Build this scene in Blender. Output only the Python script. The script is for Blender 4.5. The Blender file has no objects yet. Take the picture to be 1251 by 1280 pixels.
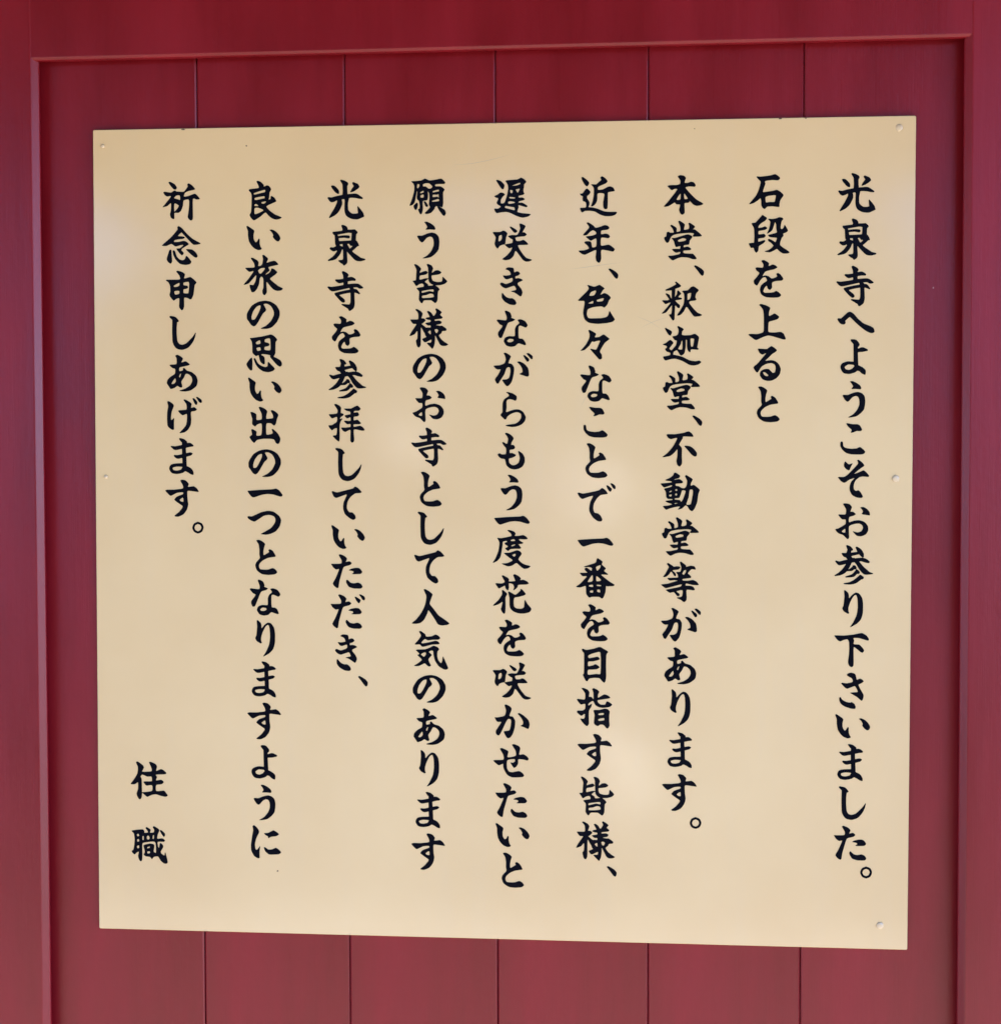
import bpy, bmesh, math, random
import numpy as np
from mathutils import Vector, Matrix
from mathutils.geometry import delaunay_2d_cdt
random.seed(7)
R = math.radians
sc = bpy.context.scene
COL = sc.collection

# ---------------------------------------------------------------- camera
F_PX, PP = 1700.0, (625.5, 640.0)                      # photo is 1251 x 1280
cam = bpy.data.objects.new('camera', bpy.data.cameras.new('camera'))
COL.objects.link(cam)
cam.data.sensor_fit = 'HORIZONTAL'; cam.data.sensor_width = 36.0
cam.data.lens = F_PX/1251*36.0
cam.data.clip_start = 0.05; cam.data.clip_end = 3000
cam.location = (0.115978, -1.491137, 1.571381)
cam.rotation_euler = (1.5398464, -0.0012483, 0.0735566)
sc.camera = cam

# ---------------------------------------------------------------- sky and sun (open shade: the sun stands behind the wall's plane)
SUN_EL, SUN_AZ = R(26), R(84)                          # azimuth from +Y towards +X
w = bpy.data.worlds.new('World'); sc.world = w; w.use_nodes = True
nt = w.node_tree; bg = nt.nodes['Background']
sky = nt.nodes.new('ShaderNodeTexSky'); sky.sky_type = 'NISHITA'; sky.sun_disc = False
sky.sun_elevation = SUN_EL; sky.sun_rotation = SUN_AZ
sky.air_density = 0.6; sky.dust_density = 0.5; sky.ozone_density = 10
nt.links.new(sky.outputs[0], bg.inputs[0]); bg.inputs[1].default_value = 0.13
sl = bpy.data.lights.new('sun', 'SUN'); sl.energy = 4.0; sl.angle = R(0.5); sl.color = (1, .95, .88)
sun = bpy.data.objects.new('sun', sl); COL.objects.link(sun)
sd = Vector((math.sin(SUN_AZ)*math.cos(SUN_EL), math.cos(SUN_AZ)*math.cos(SUN_EL), math.sin(SUN_EL)))
sun.rotation_euler = sd.to_track_quat('Z', 'Y').to_euler(); sun.location = sd*20
sc.view_settings.view_transform = 'Standard'; sc.view_settings.look = 'None'
sc.view_settings.gamma = 1.0; sc.view_settings.exposure = 3.0

# ---------------------------------------------------------------- helpers
def mat(name, base, rough=.5, spec=.5, build=None, coat=0, coat_rough=.1):
    m = bpy.data.materials.new(name); m.use_nodes = True
    t = m.node_tree; b = t.nodes['Principled BSDF']
    b.inputs['Base Color'].default_value = (*base, 1); b.inputs['Roughness'].default_value = rough
    b.inputs['Specular IOR Level'].default_value = spec
    b.inputs['Coat Weight'].default_value = coat; b.inputs['Coat Roughness'].default_value = coat_rough
    if build: build(t, b)
    return m
def nd(t, kind, **kw):
    n = t.nodes.new(kind)
    for k, v in kw.items():
        if k in n.inputs: n.inputs[k].default_value = v
        else: setattr(n, k, v)
    return n
def noise(t, vec, scale, detail=4, rough=.5):
    n = nd(t, 'ShaderNodeTexNoise', Scale=scale, Detail=detail, Roughness=rough)
    if vec is not None: t.links.new(vec, n.inputs['Vector'])
    return n.outputs['Fac']
def stretch(t, sx, sy, sz, kind='Object'):
    c = t.nodes.new('ShaderNodeTexCoord'); m = t.nodes.new('ShaderNodeMapping')
    m.inputs['Scale'].default_value = (sx, sy, sz); t.links.new(c.outputs[kind], m.inputs[0]); return m.outputs[0]
def ramp(t, fac, *stops):
    r = t.nodes.new('ShaderNodeValToRGB'); e = r.color_ramp.elements
    while len(e) < len(stops): e.new(.5)
    for el, (p, c) in zip(e, stops): el.position = p; el.color = (*c, 1) if len(c) == 3 else c
    t.links.new(fac, r.inputs[0]); return r.outputs[0]
def mul(t, a, b, op='MULTIPLY'):
    n = nd(t, 'ShaderNodeMath', operation=op)
    for i, x in enumerate((a, b)):
        if hasattr(x, 'links'): t.links.new(x, n.inputs[i])
        else: n.inputs[i].default_value = x
    return n.outputs[0]
def mix(t, fac, a, b):
    n = nd(t, 'ShaderNodeMix', data_type='RGBA')
    for i, x in ((0, fac), (6, a), (7, b)):
        if hasattr(x, 'links'): t.links.new(x, n.inputs[i])
        else: n.inputs[i].default_value = x if i == 0 else (*x, 1)
    return n.outputs[2]
def bump(t, b, height, dist, strength=1):
    n = nd(t, 'ShaderNodeBump', Strength=strength, Distance=dist)
    t.links.new(height, n.inputs['Height']); t.links.new(n.outputs[0], b.inputs['Normal'])

def link(name, me, parent=None, m=None):
    o = bpy.data.objects.new(name, me); COL.objects.link(o)
    if parent: o.parent = parent
    if m and me: me.materials.append(m)
    return o
def thing(name, label, cat, loc):
    o = bpy.data.objects.new(name, None); COL.objects.link(o); o.location = loc
    o.empty_display_size = .1; o['label'] = label; o['category'] = cat
    return o
def mesh(name, verts, faces, smooth=False):
    me = bpy.data.meshes.new(name); me.from_pydata([tuple(map(float, v)) for v in verts], [], faces)
    bm = bmesh.new(); bm.from_mesh(me); bmesh.ops.recalc_face_normals(bm, faces=bm.faces); bm.to_mesh(me); bm.free()
    if smooth: me.polygons.foreach_set('use_smooth', [True]*len(me.polygons))
    return me
def extrude_profile(name, prof, z0, z1):
    # profile in the xy plane, run along z
    n = len(prof)
    v = [(x, y, z0) for x, y in prof] + [(x, y, z1) for x, y in prof]
    f = [tuple(range(n)), tuple(range(n, 2*n))] + [(i, (i+1) % n, n+(i+1) % n, n+i) for i in range(n)]
    return mesh(name, v, f)
def rounded(pts, corners, r, seg=4):
    # round the listed corners of a closed 2D profile with radius/chamfer r
    out = []
    n = len(pts)
    for i, p in enumerate(pts):
        if i not in corners: out.append(p); continue
        rr = corners[i] if isinstance(corners, dict) else r
        p = Vector(p); a = (Vector(pts[i-1]) - p).normalized()*rr; b = (Vector(pts[(i+1) % n]) - p).normalized()*rr
        for k in range(seg+1):
            s = k/seg; q = (1-s)**2*(p+a) + 2*s*(1-s)*p + s*s*(p+b); out.append((q.x, q.y))
    return out

# ---------------------------------------------------------------- lettering
# Brush lettering, traced stroke by stroke.  Plain token lists are brush strokes "x,y,r ..."; P = closed
# outline, H = closed counter (hole).  Units: 10.667 per photo pixel (光: 12.8), origin at the window given.
GL = {
'光': (1030,210,12.8,"300,185,14 330,205,30 380,260,32 400,290,14;650,135,18 700,175,36 735,190,14;700,190,38 650,235,28 605,272,8;450,92,14 495,125,34 530,145,34;510,150,38 512,250,36 512,350,42;240,370,14 295,400,38 380,370,32 500,350,34 600,335,30 690,335,34 740,355,26 790,372,12;420,400,36 420,460,44 370,560,44 320,620,34 255,680,9;540,380,34 530,450,28 530,560,30 560,625,42 620,660,42 700,665,46 750,650,44 805,655,16;720,510,8 745,570,28 770,630,42"),
'泉': (1036,270,10.667,"320,48,16 350,75,32 375,85,16;350,80,28 340,120,24;195,140,14 230,170,20 240,230,26 245,290,28 265,325,20;210,148,22 300,135,20 400,118,20 440,120,22 480,120,26 510,135,18;480,125,32 475,180,30 468,260,32 440,290,26;270,197,14 340,190,16 400,195,20;240,275,22 330,270,20 440,265,22;345,290,26 350,400,26 352,490,28 345,530,36 335,565,16;265,518,8 300,530,22 340,535,34;155,352,16 195,365,26 250,340,26 300,345,24;285,350,26 260,410,28 205,475,26 120,513,8;500,270,24 535,310,10;510,295,28 460,350,22 410,385,22;370,300,14 395,370,26 450,430,28 510,480,36 560,500,24 620,500,10"),
'寺': (1036,270,10.667,"320,680,18 350,710,32 375,715,18;350,710,30 352,780,30 350,850,28;220,785,12 265,800,26 340,785,22 430,765,26 480,778,14;110,880,10 165,905,30 260,890,28 400,862,26 510,855,24 550,875,24 585,885,9;205,968,10 250,965,20 340,945,20 430,930,20 490,930,24 540,965,9;215,975,16 265,1020,24 310,1060,26 325,1070,14;415,890,10 440,910,28 445,1000,26 445,1090,30 430,1140,36 405,1180,20;300,1115,8 350,1130,20 410,1150,34"),
'へ': (1036,380,10.667,"130,205,16 170,230,34 195,245,26;180,215,30 240,160,30 275,135,32 310,155,32 370,220,28 440,280,30 510,320,40 560,345,40 590,365,16"),
'よ': (1036,380,10.667,"305,485,16 345,505,32 375,540,32;355,520,28 355,650,28 360,800,30;390,618,22 445,607,30 505,612,12;330,790,20 250,785,20 190,815,28 180,850,26 210,895,28 270,905,26 330,885,30 370,850,36 420,865,32 455,895,34 475,930,12"),
'う': (1036,490,10.667,"P 282,-140 320,-143 370,-120 415,-85 430,-50 415,-38 360,-43 300,-42 322,-75 305,-110;P 182,48 205,38 250,40 320,12 380,0 430,12 470,50 483,120 470,220 430,275 370,320 310,335 255,338 320,300 375,240 405,170 405,100 385,60 350,52 310,70 270,115 245,128 215,105"),
'こ': (1036,490,10.667,"P 232,422 250,418 310,430 375,430 410,445 440,500 420,520 370,518 330,535 290,542 305,510 290,490 255,460;P 155,668 172,660 185,672 190,720 220,745 300,758 370,752 410,735 445,755 482,795 465,822 420,832 300,830 230,812 180,770 152,720"),
'そ': (1036,570,10.667,"P 208,82 222,76 245,100 270,112 312,100 290,145 275,182 260,190 225,170 200,135;P 378,60 395,52 440,85 470,125 450,145 400,180 330,240 400,218 460,192 500,220 535,265 515,278 450,272 400,285 350,330 328,390 330,440 358,468 390,458 425,490 450,540 430,558 370,552 310,520 278,460 278,400 300,340 345,290 270,315 225,348 195,355 155,330 122,285 150,280 200,280 245,255 320,180 390,100"),
'お': (1036,570,10.667,"P 190,645 215,632 270,642 305,680 290,720 285,745 320,745 355,772 330,795 270,815 265,885 330,865 400,858 470,880 515,930 522,990 490,1045 430,1070 370,1062 330,1020 318,1005 380,1020 430,1005 455,960 440,920 400,900 340,905 265,940 268,1080 248,1108 225,1090 190,1055 150,1040 120,1025 85,980 130,965 220,910 222,848 180,845 155,825 125,785 150,780 220,778 228,710;H 168,1005 215,970 218,1020 190,1022;P 418,688 460,682 510,710 540,750 545,790 520,790 440,775 455,745 440,710"),
'参': (1036,680,10.667,"240,25,10 270,55,28 305,75,14;275,65,26 265,110,26 255,160,34 290,205,28 320,215,24;180,130,10 220,150,28 300,138,22 400,120,16;370,50,14 405,90,30 435,135,28 450,165,14;95,232,10 140,260,24 200,245,26 300,225,24 420,207,22 480,220,26 525,240,16;290,215,24 250,290,30 200,360,30 140,400,20 80,422,6;330,205,20 385,255,26 430,320,32 480,370,36 530,390,18 580,395,6;325,295,10 350,320,18;340,305,20 300,340,20 245,358,6;365,350,10 390,380,20;375,365,22 320,420,20 225,440,7;415,420,10 440,450,22;420,445,28 350,500,26 280,525,16 200,530,5"),
'り': (1036,680,10.667,"P 202,625 218,620 255,655 265,695 265,730 310,680 355,650 400,662 440,720 453,800 450,920 425,1005 370,1065 285,1108 320,1055 370,950 385,850 382,740 370,690 350,680 320,705 280,780 258,850 258,895 268,920 250,930 200,900 178,860 195,820 208,700"),
'下': (1036,790,10.667,"P 72,52 100,48 200,50 320,38 400,22 445,18 500,50 530,95 520,115 480,105 400,82 325,82 335,115 328,165 400,170 440,205 468,248 450,275 425,270 380,235 328,205 328,400 325,450 300,470 270,450 255,400 268,300 272,200 268,130 245,98 200,105 150,125 115,108"),
'さ': (1036,790,10.667,"P 238,575 262,552 300,545 345,560 358,590 372,642 410,625 440,635 462,660 430,685 392,705 420,770 460,840 455,890 435,918 410,900 370,865 320,835 282,812 345,808 385,800 370,760 345,722 290,740 240,757 205,735 165,690 180,680 240,688 310,672 320,650 300,615 260,595;P 138,880 155,872 175,905 230,935 280,945 305,938 340,965 355,1000 345,1025 290,1022 210,995 160,960 140,920"),
'い': (1036,890,10.667,"P 85,42 100,32 150,65 190,98 178,150 180,205 205,250 228,242 250,205 262,215 260,260 272,310 290,335 275,348 240,352 190,330 150,290 118,235 105,160 105,100;P 402,95 430,88 480,110 525,155 548,205 530,240 508,245 475,225 445,185 452,160 430,120"),
'ま': (1036,890,10.667,"265,440,10 305,465,26 345,485,18;320,475,24 318,560,26 322,680,28 325,800,28;145,540,8 200,562,24 300,545,24 390,522,28 440,532,12;190,665,12 235,680,24 330,660,22 400,645,22 430,640,8;320,790,24 220,787,20 150,800,22 133,835,22 160,875,22 220,885,22 290,870,24 330,835,34 390,860,34 420,890,26 438,912,10"),
'し': (1036,990,10.667,"145,-60,12 200,-32,28 245,-5,14;205,-20,34 198,80,30 198,180,30 205,270,32 240,325,34 300,342,32 370,320,30 430,260,24 465,210,14 487,160,4"),
'。': (1036,990,10.667,"495,1013,14 540,1032,14 559,1077,14 540,1122,14 495,1141,14 450,1122,14 431,1077,14 450,1032,14 495,1013,14"),
'石': (928,212,10.667,"P 185,90 240,92 330,82 390,72 430,58 465,75 500,110 475,138 400,135 330,142 295,155 303,185 285,240 270,298 340,290 410,280 455,268 500,290 545,335 525,370 500,410 490,460 490,490 465,495 400,485 330,490 310,510 292,522 265,505 250,470 250,420 238,378 200,410 150,442 88,458 130,405 180,345 215,270 238,190 240,155 210,125;H 305,365 350,345 440,338 438,385 425,430 360,430 310,435"),
'段': (928,212,10.667,"P 120,715 170,705 210,665 245,625 265,603 300,625 325,645 300,680 250,710 215,745 210,775 260,770 300,755 328,778 300,800 250,810 212,818 212,862 255,860 285,855 308,880 285,905 240,912 210,918 208,960 250,950 295,938 300,955 270,985 215,1020 208,1080 180,1105 155,1070 148,1040 110,1040 85,985 130,975 152,972 158,880 152,780;P 340,655 400,657 460,645 490,632 530,640 542,658 520,685 508,740 507,785 530,790 552,765 560,735 585,770 605,812 580,835 540,850 545,880 520,910 500,970 500,1005 540,1040 590,1070 625,1100 600,1115 540,1115 490,1085 458,1055 420,1075 360,1100 295,1088 350,1070 390,1040 412,1010 375,970 342,948 342,922 375,930 405,945 437,968 458,908 400,902 360,895 340,872 370,862 420,850 458,835 450,790 448,730 432,695 415,750 395,805 360,835 325,850 350,800 365,740 370,690"),
'を': (928,320,10.667,"P 250,65 280,52 320,70 352,95 345,135 370,125 400,112 440,125 462,150 420,175 350,190 305,205 280,235 265,268 300,258 345,268 385,298 430,290 462,270 450,240 470,225 505,245 542,300 520,325 450,330 400,345 388,370 392,420 365,450 335,430 322,392 290,425 275,470 300,490 380,488 420,480 450,465 490,490 513,520 480,548 400,553 310,545 250,510 232,450 245,395 280,360 325,330 320,300 300,280 265,290 230,330 205,375 188,392 155,365 150,325 190,280 225,225 190,195 172,160 200,150 265,155 280,130 275,100"),
'上': (928,320,10.667,"P 222,650 245,638 310,655 368,690 352,740 350,798 390,785 425,765 460,785 487,810 465,840 400,860 348,878 342,940 345,1010 420,1020 510,1012 550,1040 575,1105 540,1110 460,1085 350,1058 280,1075 182,1118 130,1090 78,1048 110,1038 200,1040 278,1012 285,920 285,800 275,720 250,680"),
'る': (928,430,10.667,"P 205,65 240,62 320,68 350,48 385,28 425,50 457,82 430,110 390,135 340,185 300,225 370,215 430,225 480,265 507,330 495,400 450,455 390,485 330,490 270,470 232,420 240,365 290,335 350,335 400,385 435,370 442,310 425,270 380,252 320,262 260,295 225,340 205,372 185,375 155,335 148,305 200,260 260,190 325,110 290,130 258,138 225,115;H 270,378 300,375 345,415 325,430 290,415"),
'と': (928,430,10.667,"P 208,575 245,565 290,585 328,620 312,670 302,730 308,775 345,755 385,730 375,705 395,692 435,715 475,785 440,797 370,808 300,840 255,880 238,920 255,965 310,972 370,970 430,950 470,970 493,1005 460,1032 370,1042 280,1030 215,985 190,920 205,870 255,815 248,760 250,690 240,625"),
'本': (822,212,10.667,"P 268,88 300,72 350,80 375,110 360,150 358,175 400,175 440,160 480,168 505,205 490,225 420,220 368,235 400,280 460,345 520,400 605,450 580,470 520,480 470,460 425,410 420,430 400,440 355,450 358,570 328,598 300,580 285,530 300,465 250,460 225,435 200,450 140,485 82,490 130,435 190,360 262,260 220,255 188,272 155,245 132,215 180,205 250,205 300,185 300,140 280,110;H 302,315 302,395 248,398;H 350,310 380,350 402,385 355,390"),
'堂': (822,212,10.667,"P 275,695 290,680 325,700 360,730 348,800 412,790 420,750 410,715 430,710 495,755 475,785 450,800 490,795 540,830 585,875 570,888 480,892 465,880 485,850 420,840 300,850 220,865 180,890 160,930 145,965 118,972 95,940 85,905 115,885 120,835 150,828 165,840 215,835 195,780 168,750 185,735 250,775 252,828 300,815 300,760;P 185,910 230,910 330,880 400,862 450,880 458,905 425,945 415,995 350,1005 345,1035 400,1025 445,1055 425,1072 345,1078 345,1112 420,1120 470,1122 515,1175 505,1192 460,1190 400,1170 320,1165 260,1180 200,1208 160,1180 140,1150 200,1145 290,1125 300,1095 245,1105 210,1085 192,1060 240,1055 295,1055 300,1015 245,1030 228,1000 215,950;H 268,940 330,912 375,920 370,945 285,962"),
'、': (822,320,10.667,"P 485,135 510,125 580,165 615,205 612,245 595,262 570,245 530,190"),
'釈': (822,320,10.667,"P 230,348 250,343 308,392 290,415 240,432 180,455 105,460 110,445 175,415 245,375;P 190,440 232,435 225,560 230,640 225,760 222,840 200,858 175,825 150,780 180,775 190,700 190,600 185,500;P 105,505 120,498 155,515 172,555 195,580 180,610 150,570;P 260,465 275,460 312,500 290,520 265,555 235,575 220,560 255,510;P 60,590 130,590 200,560 260,550 310,555 322,570 300,580 230,590 180,610 110,638 90,630;P 185,600 195,640 150,700 110,750 55,768 75,740 120,690 160,640;P 225,590 260,625 295,655 290,690 268,690 235,650;P 325,465 400,455 440,415 480,405 545,452 510,500 500,550 515,575 500,590 430,600 418,625 470,695 530,755 590,782 560,800 490,805 455,770 385,675 345,740 300,785 258,790 300,725 345,640 355,560 350,500;H 395,520 400,500 445,490 440,545 425,575 395,585"),
'迦': (822,400,10.667,"P 95,108 115,108 180,145 188,170 170,205 145,195 115,150;P 68,325 110,305 150,272 172,265 208,300 190,330 155,375 170,398 210,420 205,460 250,470 330,490 420,535 500,550 550,540 580,560 545,590 480,605 420,595 330,545 240,515 180,518 100,537 72,490 130,478 165,465 165,435 120,420 98,385 120,370 120,345 90,335;P 262,90 280,82 345,120 325,150 322,195 360,205 440,200 495,185 548,225 540,290 525,365 545,380 530,395 445,390 430,430 400,400 390,350 390,268 372,268 372,350 355,440 315,472 290,455 255,400 215,420 185,405 240,340 255,275 225,265 195,220 240,210 270,190 280,150 275,115;H 435,250 485,250 480,300 470,350 442,350;H 318,270 330,290 325,390 270,385 305,320"),
'不': (822,510,10.667,"P 118,360 140,348 230,350 350,330 410,312 450,335 475,378 440,382 340,378 332,405 300,455 285,490 320,535 320,640 322,740 292,780 260,755 250,700 262,640 262,550 215,600 160,640 62,655 120,610 200,520 250,430 258,398 210,405 178,415 140,398;P 355,505 430,510 480,545 522,600 515,640 490,645 450,620 400,560"),
'動': (822,590,10.667,"P 100,108 160,80 205,45 220,12 245,12 298,50 280,80 225,95 225,105 290,95 335,130 320,150 240,155 240,185 280,190 320,215 360,215 385,180 392,115 365,60 380,42 430,70 465,100 440,150 440,185 480,172 520,200 560,240 540,290 525,400 490,490 455,522 420,500 400,460 370,445 325,485 270,500 300,460 240,465 160,485 115,503 85,480 70,455 130,450 195,430 150,415 115,400 105,385 190,375 195,360 140,358 115,335 108,265 85,225 140,210 185,195 190,175 150,185 90,205 70,195 40,155 100,150 180,140 185,125 150,120;H 150,265 165,252 188,245 185,262 162,272;H 235,230 255,225 262,245 250,255 232,248;H 152,305 185,298 185,320 168,330 152,320;H 228,300 245,282 262,300 245,318;H 325,245 372,252 360,300 335,370 308,400 295,375 225,368 232,350 285,345 305,300;H 222,428 228,414 285,410 240,425;H 425,240 465,235 470,280 455,370 440,430 395,440 380,425 410,340"),
'等': (822,690,10.667,"P 125,160 140,148 205,190 210,200 250,192 290,195 300,212 270,235 215,240 195,248 240,290 235,325 215,310 180,260 150,300 110,330 72,333 100,295 135,230 148,200;P 295,140 315,132 375,180 375,200 440,185 490,195 505,235 450,230 400,285 440,320 440,345 390,352 330,360 335,382 400,385 470,375 520,400 545,440 470,440 380,420 370,450 430,452 470,465 492,495 480,512 385,505 385,600 380,645 350,668 310,640 250,612 290,605 325,590 330,510 245,525 285,555 290,580 260,588 215,535 165,545 130,525 110,505 180,490 300,465 320,430 220,455 110,482 80,465 45,435 130,425 230,395 280,385 220,375 160,380 130,350 200,345 270,340 265,300 245,270 300,265 315,205;H 325,285 350,245 378,240 375,270 350,305 335,300"),
'が': (822,690,10.667,"P 182,755 205,748 255,775 278,800 250,860 245,890 290,900 320,950 315,1030 290,1130 255,1180 228,1195 200,1175 160,1110 215,1105 255,1080 272,1010 268,950 240,940 215,960 185,1040 130,1120 110,1155 85,1155 62,1100 100,1050 140,970 100,970 70,955 45,920 120,915 190,890 210,840 200,790;P 365,875 400,868 460,900 510,960 522,1050 500,1070 450,1055 395,1035 435,1010 430,960 400,910;P 448,792 465,785 520,830 522,860 500,872 475,840;P 492,762 520,758 570,795 572,830 555,838 520,800"),
'あ': (822,800,10.667,"P 208,115 235,100 285,125 312,155 288,205 350,190 405,230 380,245 265,270 262,320 310,310 312,285 330,278 365,315 430,335 490,385 512,450 495,520 420,575 340,592 258,582 340,555 410,510 440,450 430,400 395,365 350,355 320,410 285,460 300,520 290,538 265,535 232,515 195,540 140,555 115,520 88,480 100,430 150,385 200,355 205,290 165,275 128,235 220,225 228,180 225,140;H 150,480 185,430 205,412 213,455 190,485 160,492;H 255,395 265,365 290,350 270,405"),
'す': (822,910,10.667,"P 268,632 290,618 340,630 380,675 368,715 420,712 450,708 490,735 518,780 480,780 370,765 358,800 362,880 370,950 350,1020 300,1080 230,1108 180,1098 240,1050 285,1000 295,968 240,930 200,900 182,880 220,840 300,812 302,785 220,790 135,828 100,805 60,760 90,748 180,750 300,735 300,690;H 252,885 300,855 308,910 275,910"),
'近': (714,212,10.667,"P 135,105 155,97 195,125 235,165 232,195 210,220 180,200 150,150;P 115,318 150,315 190,260 215,252 255,295 235,330 210,350 212,385 240,430 240,465 228,498 290,505 350,520 440,555 520,562 605,562 590,595 540,615 450,617 380,595 310,555 240,545 180,548 150,567 130,555 118,510 190,505 200,470 190,430 155,415 150,380 155,350 130,345;P 265,195 330,195 365,165 400,135 388,105 410,88 450,110 482,150 460,180 400,205 355,230 355,268 420,262 480,230 520,222 560,240 578,280 540,290 490,298 485,330 485,430 480,510 455,525 430,505 425,430 440,320 350,315 345,400 325,450 295,480 262,485 285,420 300,330 300,240"),
'年': (714,212,10.667,"P 205,715 225,702 290,740 325,775 400,755 445,738 485,748 508,775 480,798 400,810 398,860 450,852 490,860 515,890 490,912 398,905 395,1010 450,1008 500,1000 550,1030 578,1060 555,1090 480,1075 398,1070 398,1180 385,1225 365,1240 335,1215 325,1165 332,1070 250,1100 180,1132 130,1115 98,1080 170,1075 235,1050 215,1010 175,975 190,955 260,960 278,1035 332,1020 332,915 260,945 225,920 195,892 270,880 328,860 330,830 290,805 250,825 205,870 155,872 190,830 240,765"),
'色': (714,325,10.667,"P 218,332 300,355 340,345 375,330 410,350 443,380 420,400 385,465 440,440 490,460 525,500 500,540 480,590 440,632 400,615 300,625 220,655 205,720 220,765 260,778 400,775 470,758 495,730 510,680 545,735 578,790 550,820 480,838 350,848 240,835 180,790 158,700 175,600 172,545 90,540 150,475 215,410 235,375;H 240,475 262,425 325,402 328,430 300,472;H 230,570 290,542 290,578 232,580;H 340,530 430,505 420,545 350,555"),
'々': (714,325,10.667,"P 228,940 245,932 290,955 330,985 310,1030 370,1025 430,992 470,1020 508,1050 480,1075 440,1110 380,1215 405,1260 408,1310 375,1325 345,1295 255,1190 275,1185 330,1195 355,1150 385,1075 340,1078 300,1090 275,1085 240,1140 180,1195 122,1210 150,1180 200,1120 240,1040 245,990"),
'な': (714,440,10.667,"P 230,190 250,180 300,205 320,255 315,275 365,295 340,318 275,340 240,410 205,500 185,540 155,540 138,500 145,460 200,385 160,360 120,310 140,298 245,308 255,260;P 400,305 440,295 500,320 535,375 510,405 470,390 435,378 412,400 415,545 460,555 490,580 512,630 490,640 412,615 370,650 310,662 250,645 215,590 235,540 290,520 362,520 365,430 385,380 425,345;H 258,580 290,555 340,560 348,580 320,600 275,602"),
'で': (714,550,10.667,"P 85,710 105,702 160,715 300,688 370,670 410,640 450,665 485,715 440,725 390,735 340,780 300,850 292,920 310,970 355,980 390,1010 413,1060 395,1085 350,1080 290,1035 245,960 240,900 255,820 290,745 220,760 148,785 110,760;P 468,610 485,605 540,650 522,690 500,675 480,645;P 520,582 545,580 585,610 590,640 578,655 555,640"),
'一': (714,650,10.667,"P 85,272 110,265 250,255 420,248 470,238 510,260 558,320 545,342 510,340 430,315 350,308 270,320 168,353 130,335"),
'番': (714,650,10.667,"P 340,520 355,512 415,555 405,595 460,645 435,680 480,715 485,730 395,728 440,770 520,830 575,862 560,880 480,885 462,880 455,960 430,1030 405,1048 370,1025 270,1025 240,1035 200,985 195,890 180,880 120,900 65,890 120,850 200,765 205,748 150,748 115,708 160,705 200,705 215,700 180,665 185,642 210,640 255,670 270,680 275,640 240,628 168,625 220,605 325,570;H 330,625 390,600 385,640 345,680 335,660;H 215,828 270,740 285,740 285,815;H 335,745 400,805 335,818;H 235,870 285,862 290,895 240,890;H 340,862 395,868 395,885 340,880;H 248,945 290,938 288,970 250,968;H 345,930 380,930 385,968 345,958"),
'目': (714,740,10.667,"P 140,770 155,758 200,775 300,758 350,740 390,737 440,765 490,800 465,840 462,1000 465,1120 455,1190 438,1210 410,1190 375,1150 300,1145 240,1155 215,1190 190,1180 155,1105 170,1080 172,830 155,800;H 225,850 270,825 350,802 385,805 395,900 390,1090 340,1095 222,1105 222,1040 280,1035 340,1030 378,1005 360,990 325,965 290,980 225,992 225,930 290,925 370,905 375,885 350,865 300,875 235,885"),
'指': (714,850,10.667,"P 140,115 165,110 215,130 240,165 232,225 268,228 298,260 295,170 280,125 300,112 350,135 372,160 355,195 355,240 400,215 440,195 490,210 520,240 470,252 400,262 352,270 355,300 390,330 450,330 470,290 500,295 545,330 510,360 430,372 370,365 320,335 290,280 240,305 225,325 228,345 275,318 262,365 235,410 232,500 235,580 210,615 170,590 120,520 165,520 180,500 180,450 135,478 100,455 75,430 90,410 150,410 185,385 185,320 130,328 100,300 75,260 100,255 180,262 185,180;P 298,405 380,402 440,385 485,392 512,425 505,470 505,560 510,610 485,648 460,635 430,600 385,595 355,615 320,600 302,570 312,470;H 362,450 430,440 430,468 365,470;H 362,522 435,508 438,540 365,548"),
'皆': (714,960,10.667,"P 128,125 145,118 185,140 220,180 205,215 205,235 260,215 290,212 310,235 280,258 205,270 200,325 260,312 305,308 310,318 270,350 275,360 310,385 320,408 400,405 440,425 468,460 445,490 440,590 425,625 405,635 370,610 350,598 260,598 232,635 210,620 190,580 195,480 160,435 250,420 255,390 235,375 200,380 155,405 130,370 108,338 150,330 155,270 160,190;H 235,472 380,455 385,490 330,478 235,500;H 235,535 290,528 340,510 382,520 385,560 240,568;P 298,130 315,120 360,140 382,180 368,215 368,240 410,210 455,208 492,235 465,258 400,268 362,272 362,310 380,345 440,362 500,355 510,295 535,315 570,355 540,385 480,402 400,402 350,380 322,340 318,250 315,170"),
'様': (714,960,10.667,"P 145,725 165,718 215,745 240,780 222,838 255,842 280,868 240,905 225,915 290,970 310,1040 300,1060 270,1040 250,1010 218,955 213,1050 213,1180 190,1220 165,1200 150,1130 170,1100 170,1000 130,1045 65,1065 100,1000 160,915 120,910 100,895 75,855 100,852 180,850 180,770;P 300,755 320,748 355,770 385,815 410,790 425,760 410,725 430,717 495,765 470,800 505,830 490,850 405,858 405,880 460,875 495,895 475,920 400,930 470,945 500,945 555,985 550,1010 500,1015 490,1040 455,1070 490,1125 540,1165 580,1190 550,1207 500,1207 465,1180 405,1060 405,1110 395,1190 370,1242 345,1220 295,1165 350,1160 355,1120 290,1150 260,1150 235,1110 290,1085 270,1050 290,965 345,965 345,935 310,935 275,905 300,898 345,890 345,865 310,860 278,845 300,830 335,825 320,790;H 310,1020 345,1000 350,1050 335,1050;H 398,990 430,985 450,1005 430,1040 410,1030"),
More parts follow.
